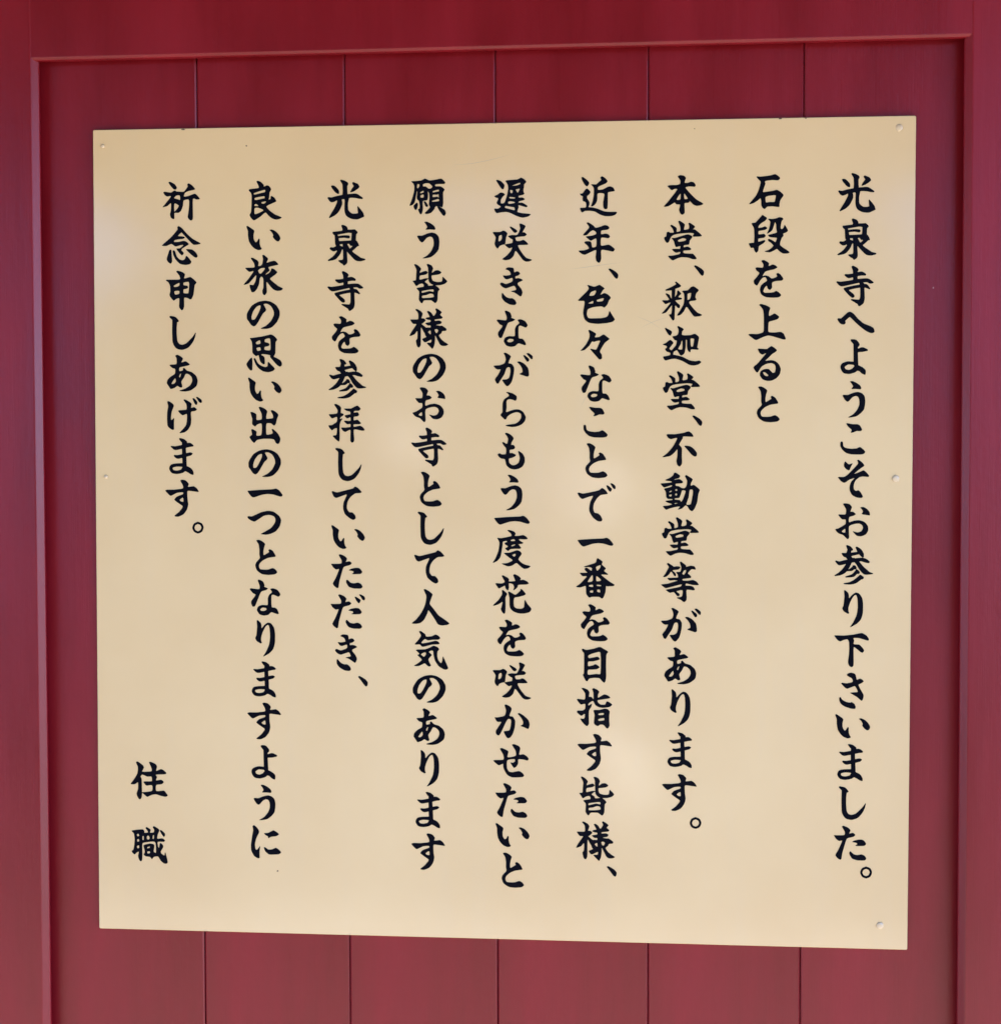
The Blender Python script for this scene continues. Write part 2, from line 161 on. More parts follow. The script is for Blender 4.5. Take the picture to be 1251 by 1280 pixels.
'遅': (608,212,10.667,"P 130,145 150,135 190,150 238,200 230,250 210,258 185,230;P 105,352 150,330 185,305 220,308 245,330 215,360 190,400 190,445 220,450 245,430 275,340 290,260 285,200 255,145 350,135 410,130 460,105 500,125 530,160 500,195 500,230 490,265 495,300 505,320 480,335 430,345 430,372 480,370 510,390 490,405 430,420 430,440 480,440 545,480 530,498 480,485 425,470 428,500 410,560 480,580 585,590 560,620 480,637 400,615 330,580 270,562 200,565 140,577 115,555 105,520 150,520 185,500 190,485 160,470 135,440 155,400 155,375 130,372;H 328,215 440,172 450,190 400,210 340,215;H 312,270 330,268 350,275 345,310 320,310;H 385,262 440,250 440,270 415,308 395,275;H 305,360 380,368 375,385 310,382;H 290,425 320,418 380,430 370,445 310,455 290,450;H 245,490 260,480 310,490 370,500 375,540 310,525 250,510"),
'咲': (608,212,10.667,"P 85,835 180,830 220,812 250,820 278,850 260,900 250,985 210,1000 175,1015 150,1050 120,1020 110,980 125,900;H 165,885 200,865 208,900 195,940 160,955;P 312,768 325,758 390,795 410,820 385,840 360,830;P 440,725 465,720 520,750 500,795 475,840 500,832 535,860 510,885 450,890 395,900 385,915 400,950 450,950 490,935 530,960 555,995 500,1002 420,1005 440,1060 480,1120 530,1175 605,1200 570,1222 520,1222 480,1195 390,1080 360,1150 310,1195 250,1205 212,1190 270,1145 320,1090 345,1035 300,1045 245,1000 300,985 345,975 350,930 320,915 288,885 340,870 410,868 450,790"),
'き': (608,325,10.667,"P 255,120 285,98 350,102 365,125 370,165 400,150 430,155 447,180 420,205 385,215 385,245 420,240 460,250 483,268 440,290 415,305 420,330 460,380 480,430 465,475 450,483 410,455 370,430 325,415 390,400 395,380 370,340 310,360 255,375 210,355 182,322 200,298 260,318 345,285 345,235 290,252 265,255 240,240 220,205 260,208 325,195 310,150 290,135;P 205,450 215,440 260,490 310,510 345,508 380,535 398,575 375,597 310,590 240,550 205,500"),
'ら': (608,435,10.667,"P 262,590 290,588 350,605 400,640 402,680 385,702 350,688 310,680 280,690 265,715 268,790 260,855 320,835 380,820 440,822 490,855 523,920 510,975 465,1020 400,1045 330,1052 255,1035 300,1020 380,1010 430,980 462,930 460,880 430,858 390,855 330,875 280,910 262,945 245,952 215,925 187,892 215,850 215,740 240,680 300,640 290,610"),
'も': (608,530,10.667,"P 248,130 265,117 320,140 362,190 335,240 330,280 360,280 380,310 365,335 310,345 310,390 340,385 390,410 380,430 340,450 298,462 305,520 340,548 380,548 430,515 445,450 425,375 432,360 480,395 508,450 508,510 480,565 430,595 370,605 310,590 265,545 248,470 200,460 170,440 150,408 175,390 200,405 258,400 262,325 235,290 213,255 220,238 240,250 275,265 290,200 270,155"),
'度': (608,625,10.667,"P 280,408 300,400 365,420 388,450 375,480 440,478 490,468 530,490 547,520 500,525 430,520 445,545 490,570 470,585 425,590 460,635 445,650 380,650 320,655 290,678 255,655 255,640 280,630 285,612 245,590 248,570 275,562 270,545 218,555 215,600 195,720 180,770 140,815 85,838 120,780 160,680 175,580 165,545 145,505 200,510 330,482 325,445;H 320,535 360,522 385,535 375,548 330,548;H 328,605 380,590 380,605 340,620;P 235,710 300,705 350,690 400,672 440,680 470,715 440,760 425,795 470,840 520,865 585,882 555,910 500,917 460,890 400,840 340,875 280,883 205,850 270,845 330,820 350,800 300,765;H 340,735 385,715 388,740 370,758"),
'花': (608,710,10.667,"P 205,108 225,100 280,130 300,150 298,180 360,178 385,170 358,98 380,85 430,110 458,140 445,165 490,158 540,180 562,205 530,220 425,225 410,260 360,300 370,250 350,215 298,205 300,260 285,300 255,270 245,235 170,272 145,250 122,205 200,208 245,185;P 205,300 225,298 275,345 252,395 255,480 250,590 235,610 210,590 192,545 200,530 215,450 160,485 92,505 100,485 160,430 210,350;P 290,325 310,318 380,358 420,335 455,300 455,280 480,292 522,345 500,365 430,385 375,395 362,430 365,510 400,540 460,545 500,525 508,440 515,430 545,480 598,545 570,590 500,607 430,605 360,580 320,540 308,490 308,400"),
'か': (608,820,10.667,"P 242,660 265,650 320,680 335,715 305,800 350,812 382,870 375,960 350,1040 320,1085 290,1098 265,1080 232,1010 290,1000 315,980 330,890 325,850 290,840 260,880 215,980 180,1045 160,1062 130,1040 128,995 165,940 200,880 150,880 130,860 110,820 140,822 240,800 262,730;P 420,775 440,765 500,800 560,860 575,920 560,970 540,970 500,950 455,935 485,915 490,880 460,820"),
'せ': (608,930,10.667,"P 342,15 370,5 430,30 450,65 435,145 490,140 535,165 562,200 545,222 500,210 425,205 422,260 400,300 370,320 350,300 320,250 350,255 380,235 378,205 330,205 275,222 272,320 300,370 350,380 420,365 450,370 485,395 500,425 480,442 410,447 340,445 280,415 245,360 225,310 222,265 170,285 140,270 95,220 225,212 225,145 182,70 205,57 260,80 292,105 280,180 390,160 388,90"),
'願': (504,216,10.667,"P 108,112 150,110 240,100 290,75 350,100 430,90 500,75 535,95 560,130 540,145 480,145 425,152 430,178 500,180 550,220 530,260 532,400 520,455 490,445 440,440 420,460 415,480 370,530 320,545 288,535 330,490 360,455 342,420 350,330 345,270 325,240 330,300 320,360 260,375 262,470 255,520 235,552 215,530 198,480 215,480 222,440 210,375 182,340 188,250 180,240 170,300 155,380 130,420 85,435 110,370 145,250 148,170 130,135;H 188,150 215,150 215,180 195,208 182,190;H 262,150 300,135 350,140 390,180 370,205 340,210 300,180 265,180;H 228,255 265,235 275,245 268,262 228,272;H 228,300 270,285 272,325 235,330;H 395,240 470,220 475,245 420,255 395,262;H 395,288 455,288 470,270 475,330 455,316 395,322;H 388,368 470,345 475,375 390,385;P 140,435 180,395 195,420 185,470 165,495 145,470;P 275,380 300,385 330,430 320,452 295,440;P 450,440 480,450 550,490 568,535 550,570 525,560 480,500"),
'の': (504,430,10.667,"P 128,310 150,260 200,190 280,145 370,130 450,145 520,190 562,260 565,330 530,410 460,480 390,502 310,498 380,465 450,400 490,320 485,260 450,200 400,170 350,175 385,245 370,275 340,300 290,390 250,450 220,468 185,450 155,405 130,370;H 188,340 210,270 260,205 310,190 308,240 270,320 235,375 195,382"),
'て': (504,650,10.667,"P 148,475 165,465 220,482 350,450 430,430 460,405 500,425 547,478 520,490 460,495 400,540 360,600 348,690 380,745 425,750 460,790 465,830 430,847 380,820 325,770 302,700 305,620 350,510 280,530 210,553 175,535"),
'人': (504,720,10.667,"P 275,185 295,177 345,205 390,245 375,290 352,370 400,435 470,525 540,575 612,630 590,650 520,660 465,645 430,590 340,458 320,500 280,580 230,625 170,638 115,630 170,585 230,510 280,420 305,330 308,260"),
'気': (504,720,10.667,"P 212,745 235,737 290,775 308,810 380,805 430,782 470,800 493,830 465,850 400,850 330,858 290,840 260,865 240,890 260,900 350,885 430,865 470,880 482,905 455,912 380,915 260,945 220,912 155,912 205,850 240,795;P 170,990 200,982 290,980 360,955 405,932 455,950 478,980 455,1010 452,1070 470,1130 505,1165 522,1130 530,1075 560,1140 598,1228 570,1250 530,1240 470,1200 425,1130 405,1050 400,1000 370,995 340,1015 380,1055 335,1110 350,1160 370,1195 345,1208 320,1195 285,1165 210,1200 145,1198 190,1170 250,1120 220,1085 190,1055 220,1040 200,1020;H 235,1045 275,1020 305,1025 300,1055 275,1080 255,1065"),
'拝': (401,430,10.667,"P 180,810 200,798 245,820 270,850 265,915 300,930 300,950 262,975 255,1005 280,990 285,1000 260,1040 250,1090 252,1200 250,1270 240,1300 200,1270 160,1225 205,1215 215,1180 215,1120 175,1130 150,1150 115,1115 105,1085 150,1080 215,1035 215,970 150,990 108,940 150,935 215,925 225,880;P 310,862 400,860 450,835 490,822 530,860 505,888 450,890 440,915 490,910 510,940 490,962 440,970 440,1018 490,1010 535,1055 510,1068 440,1070 440,1105 520,1090 560,1110 585,1145 550,1155 440,1140 445,1280 420,1315 395,1285 395,1145 330,1170 295,1155 272,1115 330,1115 395,1105 395,1065 350,1068 310,1030 330,1022 395,1025 395,975 350,990 318,955 345,945 395,935 390,900 345,890"),
'だ': (401,690,10.667,"P 235,580 255,567 310,590 342,625 325,670 375,660 405,685 380,710 300,735 270,820 240,930 230,1005 210,1015 175,990 155,955 190,890 240,765 200,768 160,740 133,695 170,695 265,690 272,645;P 368,780 400,760 460,748 510,755 545,800 520,828 410,830 430,815 432,795 400,785;P 335,915 350,908 390,945 440,955 490,945 530,965 550,1000 525,1022 440,1022 370,1000 335,945;P 452,600 470,600 530,640 515,680 500,680 475,650;P 512,572 530,567 580,595 590,625 578,645 555,635 535,600"),
'良': (298,216,10.667,"P 242,115 262,105 300,120 338,160 335,185 380,165 410,175 435,215 415,260 408,330 400,360 430,345 430,320 440,305 480,330 505,375 470,395 400,425 372,450 420,505 490,555 575,590 550,612 500,620 450,605 410,575 360,525 300,575 212,630 170,600 150,560 170,520 178,400 178,300 165,260 140,235 155,215 270,200 265,160;H 212,265 350,222 355,255 300,268 212,290;H 222,330 340,308 352,325 340,340 225,362;H 305,390 360,375 370,388 345,408 315,410;H 215,420 235,410 270,435 262,442 215,440;H 215,470 260,462 338,495 270,535 215,548"),
'旅': (298,320,10.667,"P 168,30 190,22 250,55 270,85 262,130 300,128 320,100 330,40 320,-10 340,-15 395,35 370,90 420,75 480,62 515,85 530,110 500,120 400,145 415,190 370,230 358,250 410,225 435,190 440,165 470,170 517,212 490,245 420,300 470,350 530,400 592,430 570,455 520,462 470,445 430,405 375,340 375,420 378,480 350,520 325,500 320,460 335,420 335,330 330,290 305,270 282,300 275,370 245,440 210,475 175,475 150,385 200,385 230,330 240,250 200,290 140,360 80,382 75,372 130,310 205,200 145,208 92,160 140,155 215,150 210,95;H 262,190 300,160 350,155 350,180 300,235 275,225"),
'思': (298,425,10.667,"P 155,-25 185,-28 330,-50 430,-75 480,-50 517,-5 495,30 492,170 470,220 500,235 560,270 580,315 570,345 550,352 510,325 425,228 425,200 330,185 300,195 345,225 352,310 330,320 290,280 270,200 235,212 190,170 187,80 180,20;H 232,30 285,0 295,45 245,58;H 240,105 290,95 298,135 255,145;H 352,-10 400,-25 425,-15 430,60 425,135 350,130 350,90 400,78 415,60 400,40 352,25;P 180,232 185,390 160,402 130,370 110,315;P 205,250 225,245 260,310 310,345 360,360 390,345 395,290 430,320 485,380 460,410 400,427 330,415 270,375 230,320"),
'出': (298,425,10.667,"P 272,900 300,892 350,915 385,950 372,1000 372,1050 420,1048 462,1040 462,1000 433,945 455,935 500,960 532,1000 510,1060 500,1110 480,1140 460,1130 435,1110 372,1115 372,1255 420,1258 460,1240 445,1190 465,1190 520,1240 558,1310 550,1365 525,1385 500,1370 475,1325 420,1315 340,1315 250,1330 210,1370 170,1330 150,1290 185,1260 172,1200 190,1190 240,1220 240,1275 308,1262 312,1115 250,1125 225,1152 185,1120 187,1050 162,965 190,962 238,990 242,1065 312,1055 310,980"),
'つ': (298,610,10.667,"P 122,385 140,375 185,378 300,325 400,305 470,318 540,370 568,430 550,510 500,575 430,610 360,622 300,612 360,580 440,530 490,460 495,410 470,375 410,358 340,370 260,420 215,447 165,430 130,405"),
'に': (298,980,10.667,"P 190,565 215,555 260,600 275,645 240,720 220,800 225,860 238,885 262,870 290,832 280,900 283,985 260,992 210,960 175,890 170,810 185,700 200,620;P 345,660 400,655 465,622 510,645 540,675 500,698 440,705 400,725 395,700 365,685;P 342,848 360,850 400,878 450,875 500,855 540,880 568,915 540,938 480,943 410,940 360,900"),
'祈': (195,216,10.667,"P 168,128 190,118 250,150 278,195 262,220 235,215 195,170;P 98,262 120,250 200,262 235,238 260,235 275,248 370,250 400,215 425,180 418,150 440,140 480,165 520,210 500,225 430,240 385,265 372,315 440,305 510,278 540,290 585,345 540,352 490,350 492,600 465,632 440,615 425,585 440,480 440,355 368,365 360,430 335,500 300,530 245,533 245,605 225,612 200,595 188,550 200,500 200,400 150,440 90,455 110,430 190,330 200,305 150,312 120,295;H 240,335 270,300 318,300 322,360 290,350;H 245,405 305,432 290,470 262,500 243,515"),
'念': (195,216,10.667,"P 285,722 305,710 350,740 420,820 490,880 590,935 570,950 510,957 475,935 350,800 335,795 290,840 340,845 375,850 385,865 350,880 290,885 250,895 238,920 300,920 370,905 410,920 435,950 400,975 350,1005 338,1030 370,1065 355,1092 340,1095 310,1065 272,1010 320,1005 370,960 330,960 260,978 205,945 140,972 80,968 110,940 200,860 270,780 290,750;P 180,1030 205,1030 208,1100 215,1180 195,1208 165,1190 145,1145;P 225,1038 250,1038 275,1110 310,1150 350,1165 385,1150 405,1105 450,1150 472,1185 450,1215 390,1225 320,1210 260,1150 232,1090;P 402,1018 480,1022 530,1060 555,1105 540,1128 510,1120 450,1070"),
'申': (195,330,10.667,"P 270,100 295,88 350,105 385,135 372,190 400,188 460,172 510,210 540,245 515,280 500,400 475,460 450,468 420,450 375,450 375,560 360,605 340,612 310,570 312,455 265,465 235,485 190,435 182,405 192,370 190,290 165,240 135,220 150,208 315,205 312,150;H 238,285 310,248 315,280 290,300 245,305;H 245,360 310,355 310,395 262,408 248,395;H 368,245 430,235 445,260 440,330 430,390 368,385 368,335 400,330 425,315 420,290 368,280"),
'げ': (195,440,10.667,"P 152,665 175,657 225,690 237,720 210,790 200,860 200,900 215,905 242,880 238,940 240,1025 215,1035 160,990 150,900 152,800 165,720;P 368,640 390,633 440,660 475,690 465,745 510,735 545,765 520,785 465,800 470,900 462,970 430,1030 380,1070 312,1080 350,1040 400,980 415,910 412,825 360,842 330,825 298,780 400,770 412,740 405,690;P 488,618 510,618 550,665 545,700 525,698 505,665;P 535,602 555,600 605,635 612,665 598,678 575,665 550,625"),
'住': (155,945,10.667,"P 162,88 185,77 250,125 265,160 240,210 300,213 370,205 368,160 337,90 355,80 420,110 440,145 428,205 490,178 530,195 565,230 540,245 425,250 440,285 425,330 495,320 530,350 500,378 430,388 430,470 530,465 560,495 583,530 555,545 500,535 430,512 370,520 315,545 290,530 255,500 245,488 375,468 375,390 300,395 262,350 280,342 370,340 375,310 365,275 310,275 265,255 240,250 218,280 235,310 240,500 232,560 212,580 190,560 170,505 190,440 188,350 150,375 90,375 130,320 180,235 188,150"),
'職': (155,985,10.667,"P 105,572 240,555 270,575 272,600 320,598 318,575 290,540 305,525 355,560 345,600 398,595 405,560 385,525 405,515 470,560 450,620 445,680 510,675 545,700 530,720 450,720 455,790 470,800 480,740 500,745 525,785 490,850 500,880 540,905 550,860 583,990 560,1012 530,1005 490,970 455,915 400,920 375,950 345,920 290,912 265,890 280,850 262,770 300,755 350,745 395,755 405,780 395,850 425,870 430,830 415,720 300,725 245,745 245,880 242,960 225,980 205,960 190,910 200,850 165,865 145,888 115,865 105,840 130,820 145,700 135,610;H 170,620 195,612 205,640 180,648;H 175,690 200,682 205,712 180,722;H 172,778 200,765 205,800 180,808;H 245,650 265,640 265,695 245,695;H 305,645 330,638 345,670 330,692 305,685;H 385,635 402,630 400,682 380,678;H 310,790 345,780 345,800 310,810;H 310,850 345,845 350,870 315,878;P 480,572 500,568 545,610 545,640 530,652 505,620"),
}
GL['た'] = GL['だ'][:3] + (';'.join(GL['だ'][3].split(';')[:3]),)
# columns right to left; "c" = where it was traced, else the box it fills: "window x, window y, units per pixel, l, t, r, b"
A, B8, C16 = 10.667, 8, 16
TX = [
 "光 泉 寺 へ よ う こ そ お 参 り 下 さ い ま し た:1036,990,0,66,447,500,923 。",
 "石 段 を 上 る と",
 "本 堂 、 釈 迦 堂:822,400,0,65,683,567,1203 、:822,510,0,458,102,597,235 不 動 堂:822,590,0,52,605,552,1118 等 が あ り:822,800,0,162,660,436,1152 ま:822,910,0,138,52,447,545 す 。:830,990,16,512,508,745,740",
 "近 年 、:714,325,0,492,115,630,245 色 々 な こ:714,440,0,160,735,485,1137 と:714,550,0,188,42,480,508 で 一 番 を:714,740,0,128,162,510,660 目 指 す:714,850,0,85,720,540,1217 皆 様 、:724,1040,16,548,692,750,895",
 "遅 咲 き な:608,325,0,135,675,550,1155 が:608,435,0,98,60,615,508 ら も う:608,530,0,190,678,478,1150 一:608,625,0,105,210,577,328 度 花 を:608,710,0,148,690,525,1180 咲:608,820,0,83,83,597,580 か せ た:608,930,0,122,520,543,992 い:608,990,8,93,315,430,552 と:608,990,8,153,610,373,960",
 "願 う:504,216,0,190,650,478,1138 皆:504,320,0,128,103,585,623 様:504,320,0,83,705,600,1232 の お:504,430,0,127,577,558,1040 寺:504,540,0,108,-55,578,455 と:504,540,0,220,533,512,993 し:504,650,0,195,-108,543,325 て 人 気 の:504,820,8,95,190,425,470 あ:504,820,8,105,525,415,890 り:504,820,8,160,945,358,1305 ま:504,950,8,125,322,368,683 す:504,950,8,83,738,417,1100",
 "光:401,210,8,70,117,430,510 泉:401,210,8,72,567,440,972 寺:401,330,8,70,72,422,465 を:401,330,8,112,522,395,893 参:401,430,0,105,202,600,720 拝 し:401,520,0,197,430,545,860 て:401,600,8,108,68,410,397 い:401,600,8,107,452,440,687 た:401,600,8,105,742,417,1088 だ き:401,740,8,143,425,363,790 、:401,740,8,372,845,473,943",
 "良 い:298,216,0,112,703,558,1022 旅 の:298,320,0,112,595,552,970 思 い:298,425,0,130,502,577,812 出 の:298,520,0,132,447,570,810 一:298,520,0,125,967,588,1085 つ と:298,610,0,225,697,515,1155 な:298,700,8,112,202,423,552 り:298,700,8,170,607,367,962 ま:298,700,8,135,1017,373,1373 す:298,850,8,93,230,425,592 よ:298,850,8,135,652,383,997 う:298,980,0,208,15,492,485 に",
 "祈 念 申 し:195,330,0,185,693,530,1135 あ:195,440,0,147,38,552,522 げ ま:195,500,8,133,385,375,745 す:195,500,8,97,800,427,1163 。:195,560,0,485,985,635,1138",
 "住 職",
]

def spline(pts, n=4, closed=False):
    P = np.array(pts, float)
    if len(P) < 3: return P
    out = []; m = len(P)
    for i in range(m if closed else m - 1):
        p0 = P[(i-1) % m] if closed or i else P[0]*2 - P[1]
        p1, p2 = P[i], P[(i+1) % m]
        p3 = P[(i+2) % m] if closed or i + 2 < m else P[-1]*2 - P[-2]
        k = .7                                     # tension: rounded like ink, without overshoot
        for t in np.arange(n)/n:
            m1 = (p2-p0)/2*k; m2 = (p3-p1)/2*k
            out.append((2*t**3-3*t**2+1)*p1 + (t**3-2*t**2+t)*m1 + (-2*t**3+3*t**2)*p2 + (t**3-t**2)*m2)
    if not closed: out.append(P[-1])
    return np.array(out)
def seg_d(X, Y, a, b):
    d = b - a; L = max(d @ d, 1e-9)
    t = np.clip(((X-a[0])*d[0] + (Y-a[1])*d[1])/L, 0, 1)
    return np.hypot(X-a[0]-t*d[0], Y-a[1]-t*d[1]), t
def poly_sdf(X, Y, P):
    D = np.full(X.shape, 1e9); ins = np.zeros(X.shape, bool)
    for a, b in zip(P, np.roll(P, -1, 0)):
        D = np.minimum(D, seg_d(X, Y, a, b)[0])
        if a[1] != b[1]:
            c = ((a[1] > Y) != (b[1] > Y)) & (X < (b[0]-a[0])*(Y-a[1])/(b[1]-a[1]) + a[0]); ins ^= c
    return np.where(ins, -D, D)
def parse(s):
    return [('S' if it[0] not in 'PH' else it[0], [tuple(map(float, q.split(','))) for q in it.replace('P ', '').replace('H ', '').split()]) for it in s.split(';')]
def field(s, step=7.0):
    items = []; allp = []
    for k, pts in parse(s):
        Q = spline(pts, 4, k != 'S'); items.append((k, Q))
        if k != 'H': allp.append(Q[:, :2]); 
    Z = np.vstack(allp); lo = Z.min(0) - 55; hi = Z.max(0) + 55
    X, Y = np.meshgrid(np.arange(lo[0], hi[0], step), np.arange(lo[1], hi[1], step))
    F = np.full(X.shape, 1e9)
    for k, Q in items:
        if k == 'P': F = np.minimum(F, poly_sdf(X, Y, Q))
        elif k == 'S':
            for a, b in zip(Q[:-1], Q[1:]):
                d, t = seg_d(X, Y, a[:2], b[:2]); F = np.minimum(F, d - (a[2] + t*(b[2]-a[2])))
    for k, Q in items:
        if k == 'H': F = np.maximum(F, -poly_sdf(X, Y, Q))
    return X, Y, F
def contours(X, Y, F):
    F = F - 1.6                                    # ink spreads a hair past the traced edge
    # marching squares, chained into closed loops
    E = {}; pos = {}
    ny, nx = F.shape; S = F < 0
    def ep(i, j, h):
        key = (i, j, h)
        if key not in pos:
            k, l = (i, j+1) if h else (i+1, j)
            t = F[i, j]/(F[i, j]-F[k, l]); pos[key] = (X[i, j] + t*(X[k, l]-X[i, j]), Y[i, j] + t*(Y[k, l]-Y[i, j]))
        return key
    T = {1: [('L','B')], 2: [('B','R')], 3: [('L','R')], 4: [('R','T')], 5: [('L','T'), ('R','B')], 6: [('B','T')], 7: [('L','T')],
         8: [('T','L')], 9: [('T','B')], 10: [('B','L'), ('T','R')], 11: [('T','R')], 12: [('R','L')], 13: [('R','B')], 14: [('B','L')]}
    nxt = {}
    c = S[:-1, :-1]*1 + S[:-1, 1:]*2 + S[1:, 1:]*4 + S[1:, :-1]*8
    for i, j in zip(*np.nonzero((c > 0) & (c < 15))):
        e = {'B': ep, 'T': ep}
        for a, b in T[int(c[i, j])]:
            g = lambda q: ep(i, j, 1) if q == 'B' else ep(i+1, j, 1) if q == 'T' else ep(i, j, 0) if q == 'L' else ep(i, j+1, 0)
            nxt.setdefault(g(a), []).append(g(b)); nxt.setdefault(g(b), []).append(g(a))
    loops = []; used = set()
    for st in nxt:
        if st in used: continue
        loop = [st]; used.add(st); cur = st
        while True:
            n = [q for q in nxt[cur] if q not in used]
            if not n: break
            cur = n[0]; used.add(cur); loop.append(cur)
        if len(loop) > 5: loops.append(simplify(np.array([pos[k] for k in loop])))
    return loops
def simplify(P, tol=1.1):
    def dp(a):
        if len(a) < 3: return [a[0]]
        d = seg_d(a[:, 0], a[:, 1], a[0], a[-1])[0]; i = int(d.argmax())
        if d[i] < tol: return [a[0]]
        return dp(a[:i+1]) + dp(a[i:])
    h = int(np.hypot(*(P-P[0]).T).argmax())
    return np.array(dp(P[:h+1]) + dp(np.vstack([P[h:], P[:1]])))
def glyph_loops(g):
    x0, y0, s, t = g
    return [L/s + (x0, y0) for L in contours(*field(t, 7.0*s/10.667))]

# ---------------------------------------------------------------- materials
def red_build(t, b):
    v = stretch(t, 5, 5, .9); g = noise(t, v, 3.2, 5, .55)                       # broad unevenness of the brushed coat
    c = ramp(t, g, (.3, (.155, .002, .006)), (.72, (.225, .003, .011)))
    v2 = stretch(t, 260, 260, 6); fine = noise(t, v2, 3, 3, .6)                   # brush marks along the grain
    c = mix(t, mul(t, fine, .16), c, (.19, .012, .018))
    gr = noise(t, stretch(t, 38, 38, 1.3), 2.2, 6, .65)                           # softwood grain telegraphing through
    c = mix(t, mul(t, ramp(t, gr, (.42, (0, 0, 0)), (.66, (1, 1, 1))), .07), c, (.15, .006, .012))
    sp = noise(t, stretch(t, 1, 1, 1), 95, 2, .5)
    c = mix(t, ramp(t, sp, (.83, (0, 0, 0)), (.85, (1, 1, 1))), c, (.34, .16, .15))   # stray pale specks
    t.links.new(c, b.inputs['Base Color'])
    peel = noise(t, stretch(t, 1, 1, .6), 170, 3, .5)
    t.links.new(ramp(t, g, (.3, (.34,)*3), (.75, (.46,)*3)), b.inputs['Roughness'])
    bump(t, b, mul(t, mul(t, mul(t, fine, .7), peel, 'ADD'), mul(t, gr, 1.6), 'ADD'), .00022, .6)
M_RED = mat('red_paint', (.25, .02, .025), .38, .42, red_build)
def board_build(t, b):
    v = stretch(t, 1, 1, 1)
    g = noise(t, v, 3.1, 4, .55)
    c = ramp(t, g, (.3, (.675, .472, .238)), (.7, (.735, .537, .285)))
    s1 = noise(t, stretch(t, 1, 1, .10), 34, 4, .6)                               # faint wiped streaks
    c = mix(t, mul(t, ramp(t, s1, (.5, (0, 0, 0)), (.8, (1, 1, 1))), .10), c, (.60, .50, .36))
    sp = noise(t, v, 120, 2, .5)
    c = mix(t, mul(t, ramp(t, sp, (.80, (0, 0, 0)), (.83, (1, 1, 1))), .5), c, (.36, .29, .20))
    t.links.new(c, b.inputs['Base Color'])
    r = noise(t, v, 9, 5, .6); t.links.new(ramp(t, r, (.3, (.10,)*3), (.75, (.15,)*3)), b.inputs['Roughness'])
    bump(t, b, mul(t, noise(t, v, 5, 2, .5), mul(t, noise(t, v, 300, 2, .5), .012), 'ADD'), .0004, .5)
M_BOARD = mat('cream_enamel', (.7, .58, .4), .22, .5, board_build)
M_INK = mat('black_lettering_film', (.004, .004, .007), .16, .05, lambda t, b: bump(t, b, noise(t, stretch(t, 1, 1, 1), 60, 2, .5), .0001, .3))
M_NAIL = mat('cream_painted_nail', (.66, .50, .30), .2, .4, lambda t, b: bump(t, b, noise(t, None, 300, 2, .5), .0002, .4))
M_SCR = mat('scratched_enamel', (.45, .35, .23), .5, .4, lambda t, b: bump(t, b, noise(t, None, 500, 2, .5), .0002, .4))
M_DIRT = mat('brown_grime', (.10, .06, .04), .8, .3, lambda t, b: bump(t, b, noise(t, None, 500, 2, .5), .0004, .6))
def stone_build(t, b):
    v = stretch(t, 1, 1, 1)
    t.links.new(ramp(t, noise(t, v, 6, 8, .65), (.3, (.42, .36, .28)), (.7, (.56, .49, .39))), b.inputs['Base Color'])
    bump(t, b, noise(t, v, 60, 6, .6), .004, .6)
M_STONE = mat('pale_paving', (.42, .39, .33), .85, .3, stone_build)
def wood_build(t, b):
    t.links.new(ramp(t, noise(t, stretch(t, .6, 14, 14), 3, 6, .6), (.3, (.05, .03, .02)), (.7, (.13, .08, .05))), b.inputs['Base Color'])
M_WOOD = mat('shade_eave_timber', (.1, .06, .04), .7, .3, wood_build)

# ---------------------------------------------------------------- ground
gm = mesh('paving', [(-60, -60, 0), (60, -60, 0), (60, 60, 0), (-60, 60, 0)], [(0, 1, 2, 3)])
gr = link('ground', gm, None, M_STONE); gr['kind'] = 'structure'

# unseen dark slope added behind the camera, so the gloss mirrors less sky
def slope_mesh():
    nx, ny = 90, 40; v = []
    for j in range(ny):
        for i in range(nx):
            x = -4.15 + (3.5--4.15)*i/(nx-1); y = -3.2 - 14*j/(ny-1)
            e = min(1, (x--4.15)/2.0, (3.5-x)/2.0); e = e*e*(3-2*e); h = 3.3*e*(1-math.exp(-(-3.2-y)/1.3))
            v.append((x, y, h*(1 + .07*math.sin(x*1.7+y)+.03*math.sin(x*5.3-y*2)) + random.uniform(-.03, .03)*min(1, h) - .02))
    return mesh('added_slope', v, [(j*nx+i, j*nx+i+1, (j+1)*nx+i+1, (j+1)*nx+i) for j in range(ny-1) for i in range(nx-1)])
def green_build(t, b):
    t.links.new(ramp(t, noise(t, stretch(t, 1, 1, 1), 4, 8, .7), (.3, (.012, .020, .008)), (.7, (.035, .05, .02))), b.inputs['Base Color'])
M_GREEN = mat('added_slope_green', (.04, .06, .02), .8, .2, green_build)
hl = link('added_slope', slope_mesh(), None, M_GREEN); hl['kind'] = 'structure'

